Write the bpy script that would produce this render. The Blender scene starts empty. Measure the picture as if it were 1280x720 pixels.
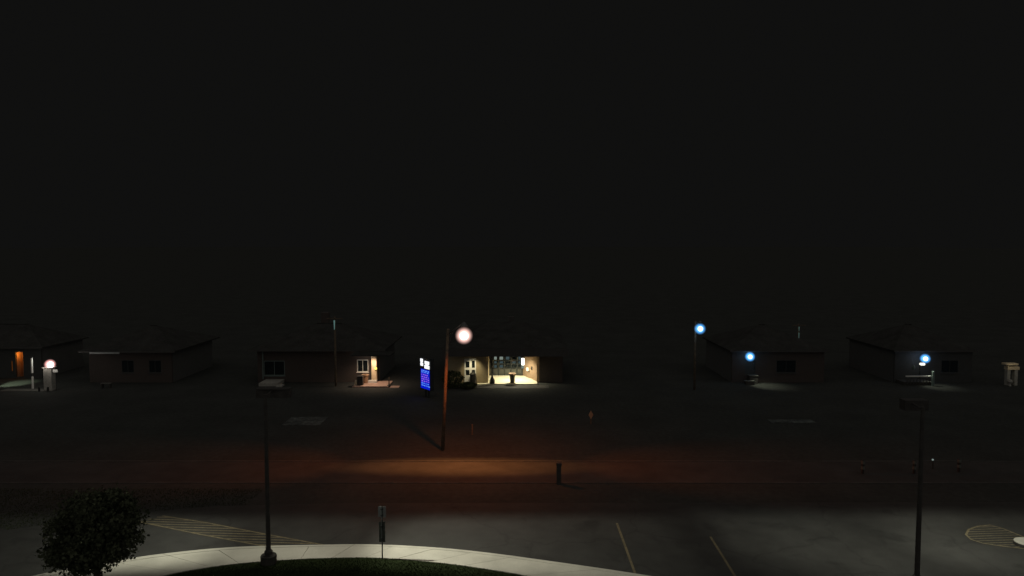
import bpy, bmesh, math, random
from mathutils import Vector, Matrix
R = math.radians
random.seed(11)
scene = bpy.context.scene
COL = scene.collection

# ------------------------------------------------------------------ camera
CAM_H, FPX, TILT = 12.8, 900.0, math.atan(55 / 900.0)
cam_data = bpy.data.cameras.new('camera')
cam_data.sensor_width = 36.0
cam_data.lens = 36.0 * FPX / 1280.0
cam_data.clip_start, cam_data.clip_end = 0.1, 6000
cam = bpy.data.objects.new('camera', cam_data)
cam.location = (0, 0, CAM_H)
cam.rotation_euler = (math.pi / 2 - TILT, 0, 0)
COL.objects.link(cam)
scene.camera = cam

# ------------------------------------------------------------------ night sky, added ambient fill, exposure
world = bpy.data.worlds.new('World'); scene.world = world; world.use_nodes = True
wn = world.node_tree.nodes
wn['Background'].inputs['Color'].default_value = (0.0051, 0.0051, 0.0049, 1)
wn['Background'].inputs['Strength'].default_value = 1.0
sky_fill = bpy.data.lights.new('sky_fill', 'SUN'); sky_fill.energy = 0.34; sky_fill.angle = R(150); sky_fill.color = (1, 0.97, 0.9)  # very broad sun lamp added as even fill for the unlit surfaces
sky_fill_o = bpy.data.objects.new('sky_fill', sky_fill); COL.objects.link(sky_fill_o)
sky_fill_o.rotation_euler = (R(35), R(8), 0)
vs = scene.view_settings
vs.view_transform = 'Standard'; vs.look = 'None'; vs.exposure = 0; vs.gamma = 1; vs.use_curve_mapping = False
scene.cycles.use_denoising = True
scene.cycles.max_bounces = 6
scene.cycles.sample_clamp_indirect = 2.0

# ------------------------------------------------------------------ projection helpers (survey of the place)
CT, ST = math.cos(TILT), math.sin(TILT)
def ray(px, py):
    u, v = (px - 640) / FPX, (360 - py) / FPX
    return Vector((u, CT + v * ST, -ST + v * CT))
def gp(px, py, z=0.0):                       # point on the level z
    d = ray(px, py); t = (z - CAM_H) / d.z
    return Vector((d.x * t, d.y * t, z))
def at(px, py, Y):                           # point on the plane at distance Y
    d = ray(px, py); t = Y / d.y
    return Vector((d.x * t, Y, CAM_H + d.z * t))

# ------------------------------------------------------------------ mesh helpers
OFF = {}
class MB:
    def __init__(s): s.v, s.f = [], []
    def quad(s, a, b, c, d):
        n = len(s.v); s.v += [a, b, c, d]; s.f.append((n, n+1, n+2, n+3)); return s
    def box(s, x0, x1, y0, y1, z0, z1):
        n = len(s.v)
        s.v += [(x, y, z) for z in (z0, z1) for x, y in ((x0, y0), (x1, y0), (x1, y1), (x0, y1))]
        for q in ((3,2,1,0), (4,5,6,7), (0,1,5,4), (1,2,6,5), (2,3,7,6), (3,0,4,7)):
            s.f.append(tuple(n + i for i in q))
        return s
    def prism(s, pts, z0, z1):               # pts counter-clockwise
        n, k = len(s.v), len(pts)
        s.v += [(p[0], p[1], z0) for p in pts] + [(p[0], p[1], z1) for p in pts]
        s.f.append(tuple(n + i for i in range(k - 1, -1, -1))); s.f.append(tuple(n + k + i for i in range(k)))
        for i in range(k):
            j = (i + 1) % k; s.f.append((n + i, n + j, n + k + j, n + k + i))
        return s
    def sheet(s, pts):
        n = len(s.v); s.v += [tuple(p) for p in pts]; s.f.append(tuple(range(n, n + len(pts)))); return s
    def tube(s, path, rad, n=10, caps=True):
        path = [Vector(p) for p in path]
        if not isinstance(rad, (list, tuple)): rad = [rad] * len(path)
        base = len(s.v)
        for i, p in enumerate(path):
            t = (path[min(i + 1, len(path) - 1)] - path[max(i - 1, 0)]).normalized()
            a = t.cross(Vector((0, 1, 0)) if abs(t.y) < .9 else Vector((1, 0, 0))).normalized(); b = t.cross(a)
            for k in range(n):
                q = 2 * math.pi * k / n
                s.v.append(tuple(p + (a * math.cos(q) + b * math.sin(q)) * rad[i]))
        for i in range(len(path) - 1):
            for k in range(n):
                k2 = (k + 1) % n; o = base + i * n
                s.f.append((o + k, o + k2, o + n + k2, o + n + k))
        if caps:
            s.f.append(tuple(base + k for k in range(n - 1, -1, -1)))
            o = base + (len(path) - 1) * n; s.f.append(tuple(o + k for k in range(n)))
        return s
    def lathe(s, cx, cy, prof, n=16):        # prof: (radius, z)
        return s.tube([(cx, cy, z + i * 1e-6) for i, (r, z) in enumerate(prof)], [r for r, z in prof], n)
    def ball(s, c, r, n=16, m=10, sz=1.0):
        pr = [(max(r * math.sin(math.pi * i / m), .002), c[2] - r * sz * math.cos(math.pi * i / m)) for i in range(m + 1)]
        return s.lathe(c[0], c[1], pr, n)
    def build(s, name, mat, parent=None, bevel=0, smooth=False):
        off = OFF.get(parent.name, Vector((0, 0, 0))) if parent else None
        if parent is None:                   # origin at the base of the thing
            xs, ys, zs = zip(*s.v); off = Vector(((min(xs)+max(xs))/2, (min(ys)+max(ys))/2, min(zs)))
        me = bpy.data.meshes.new(name)
        me.from_pydata([(v[0]-off.x, v[1]-off.y, v[2]-off.z) for v in s.v], [], s.f)
        me.materials.append(mat)
        bm = bmesh.new(); bm.from_mesh(me); bmesh.ops.recalc_face_normals(bm, faces=bm.faces); bm.to_mesh(me); bm.free()
        if smooth:
            for p in me.polygons: p.use_smooth = True
        o = bpy.data.objects.new(name, me); COL.objects.link(o)
        if parent: o.parent = parent
        else: o.location = off
        OFF[o.name] = off.copy()
        if bevel:
            b = o.modifiers.new('bevel', 'BEVEL'); b.width = bevel; b.segments = 2; b.limit_method = 'ANGLE'
        return o
def thing(name, loc, label, cat, group=None):
    o = bpy.data.objects.new(name, None); o.empty_display_size = .2; COL.objects.link(o); o.location = loc
    OFF[o.name] = Vector(loc); return tag(o, label, cat, group)
def tag(o, label, cat, group=None):
    o['label'] = label; o['category'] = cat
    if group: o['group'] = group
    return o
def struct(o, kind='structure'): o['kind'] = kind; return o
def part_label(o, label): o['label'] = label; return o
def lamp(name, kind, loc, power, color, parent, radius=.08, aim=None, size=R(120), blend=.5, sx=1.0):
    l = bpy.data.lights.new(name, kind); l.energy = power; l.color = color
    l.shadow_soft_size = radius
    if kind == 'SPOT': l.spot_size = size; l.spot_blend = blend
    o = bpy.data.objects.new(name, l); COL.objects.link(o)
    off = OFF.get(parent.name, Vector((0, 0, 0))); o.parent = parent
    o.location = Vector(loc) - off
    if aim is not None:
        d = (Vector(aim) - Vector(loc)).normalized(); o.rotation_euler = d.to_track_quat('-Z', 'Y').to_euler()
    o.scale = (sx, 1, 1)
    return o

# ------------------------------------------------------------------ materials
def mat(name, c, rough=.8, var=.25, scale=8.0, bump=0.0, metal=0.0, c2=None, detail=6.0, bscale=None, spec=.5):
    m = bpy.data.materials.new(name); m.use_nodes = True
    nt = m.node_tree; b = nt.nodes['Principled BSDF']
    b.inputs['Roughness'].default_value = rough; b.inputs['Metallic'].default_value = metal
    b.inputs['Specular IOR Level'].default_value = spec
    tc = nt.nodes.new('ShaderNodeTexCoord'); no = nt.nodes.new('ShaderNodeTexNoise')
    no.inputs['Scale'].default_value = scale; no.inputs['Detail'].default_value = detail
    nt.links.new(tc.outputs['Object'], no.inputs['Vector'])
    cr = nt.nodes.new('ShaderNodeValToRGB')
    a = [max(0, x * (1 - var)) for x in c]; d = [min(1, x * (1 + var)) for x in (c2 or c)]
    cr.color_ramp.elements[0].color = (*a, 1); cr.color_ramp.elements[0].position = .3
    cr.color_ramp.elements[1].color = (*d, 1); cr.color_ramp.elements[1].position = .7
    nt.links.new(no.outputs['Fac'], cr.inputs['Fac']); nt.links.new(cr.outputs['Color'], b.inputs['Base Color'])
    if bump:
        n2 = nt.nodes.new('ShaderNodeTexNoise'); n2.inputs['Scale'].default_value = bscale or scale * 4; n2.inputs['Detail'].default_value = 4
        nt.links.new(tc.outputs['Object'], n2.inputs['Vector'])
        bp = nt.nodes.new('ShaderNodeBump'); bp.inputs['Strength'].default_value = bump; bp.inputs['Distance'].default_value = .02
        nt.links.new(n2.outputs['Fac'], bp.inputs['Height']); nt.links.new(bp.outputs['Normal'], b.inputs['Normal'])
    return m
def two_scale(m, fine=60.0, amount=.35, big=.25, bamt=.25):
    """multiply the base colour with a fine grain and a broad wear pattern"""
    nt = m.node_tree; b = nt.nodes['Principled BSDF']; src = b.inputs['Base Color'].links[0].from_socket
    tc = nt.nodes.new('ShaderNodeTexCoord')
    for sc_, am in ((fine, amount), (big, bamt)):
        n = nt.nodes.new('ShaderNodeTexNoise'); n.inputs['Scale'].default_value = sc_; n.inputs['Detail'].default_value = 5
        nt.links.new(tc.outputs['Object'], n.inputs['Vector'])
        mr = nt.nodes.new('ShaderNodeMapRange'); mr.inputs['From Min'].default_value = .3; mr.inputs['From Max'].default_value = .7
        mr.inputs['To Min'].default_value = 1 - am; mr.inputs['To Max'].default_value = 1 + am
        nt.links.new(n.outputs['Fac'], mr.inputs['Value'])
        mx = nt.nodes.new('ShaderNodeMix'); mx.data_type = 'RGBA'; mx.blend_type = 'MULTIPLY'; mx.inputs['Factor'].default_value = 1
        nt.links.new(src, mx.inputs['A']); nt.links.new(mr.outputs['Result'], mx.inputs['B']); src = mx.outputs['Result']
    nt.links.new(src, b.inputs['Base Color']); return m
def brick_mat(name, c1, c2, mortar):
    m = bpy.data.materials.new(name); m.use_nodes = True; nt = m.node_tree; b = nt.nodes['Principled BSDF']
    b.inputs['Roughness'].default_value = .9
    tc = nt.nodes.new('ShaderNodeTexCoord'); mp = nt.nodes.new('ShaderNodeMapping'); mp.inputs['Rotation'].default_value = (R(90), 0, 0)
    br = nt.nodes.new('ShaderNodeTexBrick'); br.inputs['Scale'].default_value = 1.0
    br.inputs['Brick Width'].default_value = .22; br.inputs['Row Height'].default_value = .075; br.inputs['Mortar Size'].default_value = .008
    br.inputs['Color1'].default_value = (*c1, 1); br.inputs['Color2'].default_value = (*c2, 1); br.inputs['Mortar'].default_value = (*mortar, 1)
    nt.links.new(tc.outputs['Object'], mp.inputs['Vector']); nt.links.new(mp.outputs['Vector'], br.inputs['Vector'])
    nt.links.new(br.outputs['Color'], b.inputs['Base Color'])
    bp = nt.nodes.new('ShaderNodeBump'); bp.inputs['Strength'].default_value = .5; bp.inputs['Distance'].default_value = .01; bp.invert = True
    nt.links.new(br.outputs['Fac'], bp.inputs['Height']); nt.links.new(bp.outputs['Normal'], b.inputs['Normal'])
    return m
def glow(name, c, s=1.0):
    m = bpy.data.materials.new(name); m.use_nodes = True; nt = m.node_tree; nt.nodes.clear()
    e = nt.nodes.new('ShaderNodeEmission'); e.inputs['Color'].default_value = (*c, 1); e.inputs['Strength'].default_value = s
    o = nt.nodes.new('ShaderNodeOutputMaterial'); nt.links.new(e.outputs[0], o.inputs['Surface']); return m
def bloom_globe(name, c, s, centre, rad, pw=1.3):
    """lamp globe with its bloom put in: emission fills it, fading from middle to rim"""
    m = bpy.data.materials.new(name); m.use_nodes = True; nt = m.node_tree; nt.nodes.clear()
    ge = nt.nodes.new('ShaderNodeNewGeometry'); vm = nt.nodes.new('ShaderNodeVectorMath'); vm.operation = 'DISTANCE'; vm.inputs[1].default_value = tuple(centre)
    mr = nt.nodes.new('ShaderNodeMapRange'); mr.inputs['From Min'].default_value = 0; mr.inputs['From Max'].default_value = rad * .97
    mr.inputs['To Min'].default_value = 1; mr.inputs['To Max'].default_value = 0
    po = nt.nodes.new('ShaderNodeMath'); po.operation = 'POWER'; po.inputs[1].default_value = pw
    mu = nt.nodes.new('ShaderNodeMath'); mu.operation = 'MULTIPLY'; mu.inputs[1].default_value = s / rad
    e = nt.nodes.new('ShaderNodeEmission'); e.inputs['Color'].default_value = (*c, 1)
    o = nt.nodes.new('ShaderNodeOutputMaterial')
    nt.links.new(ge.outputs['Position'], vm.inputs[0]); nt.links.new(vm.outputs['Value'], mr.inputs['Value']); nt.links.new(mr.outputs['Result'], po.inputs[0])
    nt.links.new(po.outputs[0], mu.inputs[0]); nt.links.new(mu.outputs[0], e.inputs['Strength']); nt.links.new(e.outputs[0], o.inputs['Volume']); return m

M = {}
M['lawn'] = two_scale(mat('lawn', (.047, .048, .044), .95, .12, 3.0, .4, c2=(.049, .050, .046), spec=.05), 40, .25, .3, .12)
M['blade'] = mat('grass_blade', (.026, .036, .014), .85, .35, 2.0, c2=(.036, .046, .018), spec=.05)
M['island'] = two_scale(mat('island_turf', (.022, .030, .013), .95, .2, 3.0, .4, spec=.03), 40, .3, .5, .2)
M['asphalt'] = two_scale(mat('asphalt', (.047, .0465, .043), .92, .12, 1.2, .5, bscale=90, spec=.25), 34, .22, .35, .12)
def wear(m):
    """thin meandering cracks and darker oil stains"""
    nt = m.node_tree; b = nt.nodes['Principled BSDF']; src = b.inputs['Base Color'].links[0].from_socket; tc = nt.nodes.new('ShaderNodeTexCoord')
    nz = nt.nodes.new('ShaderNodeTexNoise'); nz.inputs['Scale'].default_value = .9; nz.inputs['Detail'].default_value = 5
    ad = nt.nodes.new('ShaderNodeVectorMath'); ad.operation = 'MULTIPLY_ADD'; ad.inputs[1].default_value = (1.6, 1.6, 0)
    nt.links.new(tc.outputs['Object'], nz.inputs['Vector']); nt.links.new(nz.outputs['Color'], ad.inputs[0]); nt.links.new(tc.outputs['Object'], ad.inputs[2])
    vo = nt.nodes.new('ShaderNodeTexVoronoi'); vo.feature = 'DISTANCE_TO_EDGE'; vo.inputs['Scale'].default_value = .16; nt.links.new(ad.outputs[0], vo.inputs['Vector'])
    mr = nt.nodes.new('ShaderNodeMapRange'); mr.inputs['From Max'].default_value = .012; mr.inputs['To Min'].default_value = .78; nt.links.new(vo.outputs['Distance'], mr.inputs['Value'])
    st = nt.nodes.new('ShaderNodeTexNoise'); st.inputs['Scale'].default_value = .55; st.inputs['Detail'].default_value = 3; nt.links.new(ad.outputs[0], st.inputs['Vector'])
    m2 = nt.nodes.new('ShaderNodeMapRange'); m2.inputs['From Min'].default_value = .28; m2.inputs['From Max'].default_value = .40; m2.inputs['To Min'].default_value = .65; nt.links.new(st.outputs['Fac'], m2.inputs['Value'])
    for r_ in (mr, m2):
        mx = nt.nodes.new('ShaderNodeMix'); mx.data_type = 'RGBA'; mx.blend_type = 'MULTIPLY'; mx.inputs['Factor'].default_value = 1
        nt.links.new(src, mx.inputs['A']); nt.links.new(r_.outputs['Result'], mx.inputs['B']); src = mx.outputs['Result']
    nt.links.new(src, b.inputs['Base Color'])
wear(M['asphalt'])
M['road'] = two_scale(mat('road_asphalt', (.046, .043, .040), .9, .15, 1.0, .5, bscale=80, spec=.25), 40, .25, .3, .2)
M['concrete'] = two_scale(mat('concrete', (.50, .48, .41), .9, .08, 1.5, .25, bscale=50, spec=.25), 26, .10, .45, .12)
M['concrete_dim'] = two_scale(mat('weathered_concrete', (.13, .125, .11), .9, .15, 2, .25, bscale=40, spec=.25), 24, .14, .5, .2)
M['yellow'] = two_scale(mat('worn_yellow_paint', (.14, .115, .065), .8, .2, 6.0, c2=(.155, .128, .072)), 22, .45, 1.2, .3)
M['bronze'] = mat('dark_bronze_paint', (.052, .048, .044), .85, .2, 4, spec=.3)
M['kerb_old'] = two_scale(mat('dirty_old_kerb', (.054, .051, .046), .95, .2, 3, .3), 20, .2, .6, .25)
M['slab_old'] = two_scale(mat('grey_green_slab', (.062, .068, .062), .95, .4, 2.5, .3), 9, .5, 1.1, .45)  # grey-green, a little paler than the lawn around it
M['base_conc'] = two_scale(mat('pole_base_concrete', (.045, .042, .036), .9, .15, 3, .3), 30, .2, .8, .2)
M['dull_band'] = mat('dull_white_band', (.10, .11, .095), .7, .25, 20)
M['galv'] = mat('galvanized_steel', (.11, .11, .105), .5, .2, 10, metal=.4)
M['signback'] = mat('aluminium_sign_back', (.30, .31, .30), .5, .12, 5, metal=.3)
M['signdark'] = mat('dark_green_sign_back', (.075, .085, .07), .6, .3, 9)
M['wood'] = mat('weathered_pole_wood', (.095, .072, .05), .9, .3, 5, .4, c2=(.12, .09, .06))
M['bark'] = mat('bark', (.06, .045, .032), .95, .35, 9, .6)
M['leaf'] = mat('maple_leaf', (.055, .066, .040), .85, .35, 1.5, c2=(.08, .088, .054), spec=.03)
M['added_bush'] = mat('bush_leaf', (.025, .035, .014), .7, .45, 2.0, c2=(.05, .065, .025), spec=.2)
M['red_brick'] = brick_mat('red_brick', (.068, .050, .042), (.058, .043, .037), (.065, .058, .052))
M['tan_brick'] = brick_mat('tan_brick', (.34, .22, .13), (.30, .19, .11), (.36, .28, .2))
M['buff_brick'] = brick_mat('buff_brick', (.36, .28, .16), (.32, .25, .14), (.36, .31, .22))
M['siding'] = mat('painted_siding', (.042, .042, .039), .7, .12, 3, .1)
M['side_wall_lift'] = mat('shade_lifted_side_wall', (.085, .083, .078), .8, .1, 3, .1)  # paler than the fronts, to offset the shade on the side walls
M['shingle'] = two_scale(mat('roof_shingle', (.044, .043, .040), .95, .12, 6, .5, spec=.05), 14, .3, 1, .2)
M['fascia'] = mat('dark_fascia_board', (.05, .046, .042), .7, .15, 4)
M['white'] = mat('white_paint', (.72, .70, .64), .55, .06, 6)
M['cream'] = mat('cream_paint', (.66, .52, .34), .6, .07, 5)
M['floor'] = two_scale(mat('pale_porch_concrete', (.72, .68, .50), .85, .06, 2, .15), 18, .1, .8, .1)
M['floor_pink'] = two_scale(mat('pinkish_brick_paving', (.40, .26, .20), .85, .12, 4, .2), 16, .15, 1, .15)
M['glass'] = mat('dark_window_glass', (.012, .016, .018), .06, .1, 2, spec=.8)
M['dark_frame'] = mat('dark_metal_frame', (.022, .026, .026), .45, .15, 5)
M['dark_plastic'] = mat('dark_plastic', (.02, .018, .016), .6, .2, 8)
M['terracotta'] = mat('terracotta', (.36, .22, .13), .85, .12, 7, .2)
M['dark_pot'] = mat('dark_glazed_pot', (.035, .033, .03), .5, .2, 8)
M['stone'] = two_scale(mat('pale_stone', (.34, .32, .28), .9, .15, 5, .5), 12, .18, 1, .15)
M['ceiling'] = mat('soffit_board', (.30, .27, .2), .8, .08, 4)
M['teal_paint'] = mat('grey_green_paint', (.13, .17, .155), .6, .12, 5)
M['lit_pane'] = glow('lit_pane', (.55, .66, .58), .34)
M['lit_pane_low'] = glow('dim_lit_pane', (.35, .52, .55), .13)
M['lit_white'] = glow('white_lamp_glass', (1, .98, .85), 3.0)
M['lit_warm'] = glow('warm_lamp_glass', (1, .82, .5), 2.0)
M['lit_yellow'] = glow('yellow_lamp_glass', (1, .80, .12), 2.2)
M['sodium_core'] = glow('sodium_lamp_core', (1, .86, .76), 5)
SHELL_SODIUM = ('sodium_lamp_bloom', (1, .60, .52))
M['blue_core'] = glow('bluish_lamp_core', (.62, .95, 1), 2.2)
SHELL_BLUE = ('bluish_lamp_bloom', (.10, .42, 1.0))
M['cool_core'] = glow('cool_white_lamp_core', (.95, .95, 1), 3.5)
SHELL_COOL = ('cool_lamp_bloom', (.55, .55, 1.0))
SHELL_PINK = ('pinkish_lamp_bloom', (1, .48, .45))
M['sign_blue'] = glow('blue_sign_face', (.002, .010, .55), 1.0)
M['sign_white'] = glow('white_sign_figure', (.93, .96, 1), 1.25)
M['sign_cyan'] = glow('cyan_sign_lettering', (.12, .32, 1), 1.0)
M['sign_violet'] = glow('violet_sign_lettering', (.36, .16, .95), .8)

# ------------------------------------------------------------------ ground
g = 1500
struct(MB().sheet([(-g, -20, 0), (g, -20, 0), (g, 2 * g, 0), (-g, 2 * g, 0)]).build('ground', M['lawn']))
lot = [(-60, 18), (60, 18), (60, 35.2), (-9, 34.9), (-14.5, 34.5), (-18.3, 33.5), (-22.5, 31.6), (-28, 29.6), (-60, 26)]
struct(MB().sheet([(x, y, .004) for x, y in lot]).build('parking_lot', M['asphalt']))

# curved walk: matching stations along the outer (lot) edge and the inner (grass) edge
OUT = [(-120,762),(-40,739),(42,719.5),(120,704.5),(200,692.5),(280,684.5),(345,681.8),(400,680.8),(450,680.2),(500,681.5),(560,685.5),(620,692),(690,701.5),(760,711.5),(830,722.5),(900,735),(980,750)]
INN = [(100,762),(138,741),(170,729),(215,717.5),(262,709),(305,703.8),(345,700.5),(385,698.3),(420,697.2),(460,697),(505,699.2),(560,704.5),(610,711.5),(660,720),(720,731.5),(775,743),(840,757)]
WZ = .12
O3 = [gp(x, y, WZ) for x, y in OUT]; I3 = [gp(x, y, WZ) for x, y in INN]
def crom(P, t):
    n = len(P) - 1; i = min(int(t), n - 1); u = t - i
    p0, p1, p2, p3 = P[max(i-1, 0)], P[i], P[i+1], P[min(i+2, n)]
    return .5 * ((2*p1) + (p2-p0)*u + (2*p0-5*p1+4*p2-p3)*u*u + (3*p1-p0-3*p2+p3)*u**3)
NS = 640
ts = [i * (len(O3) - 1) / NS for i in range(NS + 1)]
oc = [crom(O3, t) for t in ts]; ic = [crom(I3, t) for t in ts]
arc = [0]
for i in range(NS): arc.append(arc[-1] + ((oc[i+1] + ic[i+1]) / 2 - (oc[i] + ic[i]) / 2).length)
def station(s):
    j = max(0, min(NS - 1, next((k for k in range(NS) if arc[k+1] >= s), NS - 1)))
    u = (s - arc[j]) / max(1e-9, arc[j+1] - arc[j])
    return oc[j].lerp(oc[j+1], u), ic[j].lerp(ic[j+1], u)
walk_root = struct(MB().prism([(p.x, p.y) for p in reversed(oc[::8])] + [(p.x, p.y) for p in ic[::8]], .002, .07).build('curved_walk', M['base_conc']))
kerb_root = struct(MB().prism([(p.x, p.y) for p in reversed(oc[::8])] + [(p.x + (q.x-p.x)*.10, p.y + (q.y-p.y)*.10) for p, q in zip(oc[::8], ic[::8])], .001, .05).build('kerb', M['base_conc']))
def band(s0, s1, w0, w1, n, z0, z1, gapm=.010):
    a, b = [], []
    for k in range(n + 1):
        o, i = station(s0 + gapm + (s1 - s0 - 2 * gapm) * k / n); a.append(o.lerp(i, w0)); b.append(o.lerp(i, w1))
    return MB().prism([(p.x, p.y) for p in reversed(a)] + [(p.x, p.y) for p in b], z0, z1)
s, k = 0.3, 0
while s + 1.6 < arc[-1]:
    dz = random.uniform(-.004, .004)
    band(s, s + 1.55, .135, .985, 4, .03, WZ - .004 + dz).build('slab', M['concrete'], walk_root)
    s += 1.55
s = 0.3
while s + 3.2 < arc[-1]:
    band(s, s + 3.1, .0, .125, 6, -.1, WZ + random.uniform(-.002, .003)).build('kerb_stone', M['concrete'], kerb_root); s += 3.1
# grass island inside the walk
isl = [(p.x, p.y) for p in ic[::6]]
poly = [(isl[0][0], 8), (isl[-1][0], 8)] + list(reversed(isl))
struct(MB().prism(poly, -.05, .10).build('grass_island', M['island']))

def tufts(name, inside, bbox, n, h, label, seed, z=0.0):
    rnd = random.Random(seed); v, f = [], []; c = 0
    while c < n:
        x, y = rnd.uniform(bbox[0], bbox[1]), rnd.uniform(bbox[2], bbox[3]); c += 1
        if not inside(x, y): continue
        for b in range(3):
            a = rnd.uniform(0, 6.28); w = rnd.uniform(.006, .012); hh = h * rnd.uniform(.5, 1.2)
            lx, ly = rnd.uniform(-.5, .5) * hh, rnd.uniform(-.5, .5) * hh
            i = len(v); dx, dy = math.cos(a) * w, math.sin(a) * w
            v += [(x - dx, y - dy, z), (x + dx, y + dy, z), (x + lx, y + ly, z + hh)]; f.append((i, i+1, i+2))
    me = bpy.data.meshes.new(name); me.from_pydata(v, [], f); me.materials.append(M['blade'])
    o = bpy.data.objects.new(name, me); COL.objects.link(o); struct(o, 'stuff'); o['label'] = label; o['category'] = 'grass'; return o
def pip(poly):
    def fn(x, y):
        c = False; j = len(poly) - 1
        for i in range(len(poly)):
            (xi, yi), (xj, yj) = poly[i], poly[j]
            if (yi > y) != (yj > y) and x < (xj - xi) * (y - yi) / (yj - yi) + xi: c = not c
            j = i
        return c
    return fn
tufts('island_grass', pip(poly), (-16, 3, 25.8, 30), 26000, .055, 'short dark grass on the island inside the curved concrete walk', 3, .10)
inlot = pip(lot)
tufts('verge_grass', lambda x, y: not inlot(x, y), (-30, -13, 29.5, 37), 16000, .06, 'short dark grass of the verge beyond the parking lot', 4)

# painted markings on the lot -------------------------------------------------
def line_pts(p, q, w, z=.009):
    p, q = Vector((p[0], p[1], 0)), Vector((q[0], q[1], 0)); d = (q - p).normalized(); nrm = Vector((-d.y, d.x, 0)) * w / 2
    return [tuple(Vector((a.x, a.y, z))) for a in (p - nrm, q - nrm, q + nrm, p + nrm)]
def poly_line(pts, w, z=.009):
    mb = MB(); n = len(pts); L, Rr = [], []
    for i, p in enumerate(pts):
        t = (Vector(pts[min(i+1, n-1)]) - Vector(pts[max(i-1, 0)])).normalized(); nn = Vector((-t.y, t.x)) * w / 2
        L.append((p[0] + nn.x, p[1] + nn.y, z)); Rr.append((p[0] - nn.x, p[1] - nn.y, z))
    for i in range(n - 1): mb.quad(Rr[i], Rr[i+1], L[i+1], L[i])
    return mb
def g2(x, y): p = gp(x, y); return (p.x, p.y)
def hatch(name, poly, closed_lines, spacing, w, ang, zstep=.008):
    root = None
    for ln in closed_lines:
        mb = poly_line(ln, .09, .0095)
        if root is None: root = struct(mb.build(name, M['yellow']))
        else: mb.build('border_line', M['yellow'], root)
    ca, sa = math.cos(ang), math.sin(ang)
    rot = [(x * ca + y * sa, -x * sa + y * ca) for x, y in poly]
    y0, y1 = min(p[1] for p in rot), max(p[1] for p in rot); y = y0 + spacing * .6
    while y < y1:
        xs = []
        for i in range(len(rot)):
            (xa, ya), (xb, yb) = rot[i], rot[(i + 1) % len(rot)]
            if (ya > y) != (yb > y): xs.append(xa + (y - ya) * (xb - xa) / (yb - ya))
        xs.sort()
        for a, b in zip(xs[::2], xs[1::2]):
            if b - a > .15:
                P = (a * ca - y * sa, a * sa + y * ca); Q = (b * ca - y * sa, b * sa + y * ca)
                MB().sheet(line_pts(P, Q, w, .0085)).build('stripe', M['yellow'], root)
        y += spacing
    return root
U = [g2(203, 645), g2(255, 653), g2(330, 667.5), g2(405, 681.5)]
L_ = [g2(172, 652), g2(250, 668), g2(334, 683.5)]
hatch('painted_hatching', [L_[0], L_[1], L_[2], g2(405, 681.5), U[2], U[1], U[0]], [U, L_], .27, .075, R(-4))
tip = [g2(x, y) for x, y in ((1330, 690.5), (1300, 688), (1275, 685.5), (1250, 682.5), (1228, 679), (1214, 674.5), (1207.5, 668.5), (1211, 662), (1222, 658), (1238, 656.5), (1254, 661), (1280, 671.5), (1305, 681))]
hatch('painted_median_tip', tip, [tip], .24, .06, R(4))
for nm, a, b in (('stall_line', (771, 654), (795, 720)), ('stall_line', (888, 671), (928, 735))):
    p, q = gp(*a), gp(*b); struct(MB().sheet(line_pts((p.x, p.y), (q.x, q.y), .10)).build(nm, M['yellow']))
# raised concrete median at the right edge, its face's shade put in as a dark base
a = gp(1269, 687) + Vector((.30, 0, 0))
def nose(e, dy):
    pts_ = [(a.x + 9, a.y + .9 - e)]
    for k in range(13):
        q = math.pi / 2 + math.pi * k / 12; pts_.append((a.x + .5 + (.5 - e) * math.cos(q), a.y + .45 + (.45 - e) * math.sin(q)))
    return pts_ + [(a.x + 9, a.y + e)]
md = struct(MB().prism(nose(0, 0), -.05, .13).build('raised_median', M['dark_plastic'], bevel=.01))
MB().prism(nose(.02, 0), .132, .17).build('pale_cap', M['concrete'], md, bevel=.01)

# street beyond the lot -------------------------------------------------------
yn, yf = gp(600, 603).y, gp(600, 577.5).y
struct(MB().sheet([(-400, yn, .006), (400, yn, .006), (400, yf, .006), (-400, yf, .006)]).build('road', M['road']))
for nm, y0, y1 in (('near_kerb', yn - .16, yn - .005), ('far_kerb', yf + .005, yf + .17)):
    root = struct(MB().box(-200, 200, y0 + .02, y1 - .02, -.08, .02).build(nm, M['kerb_old']))
    x = -30.0
    while x < 26:
        MB().box(x + .008, x + 2.99, y0, y1, -.09, .035 + random.uniform(-.003, .003)).build('kerb_stone', M['kerb_old'], root, bevel=.008); x += 3.0
# driveway slabs on the far lawn
struct(MB().box(-16.3, -13.6, 50.2, 52.6, -.03, .03).build('driveway_apron', M['slab_old']))
struct(MB().box(18.6, 21.8, 50.9, 51.8, -.03, .03).build('path_slab', M['slab_old']))

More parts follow.
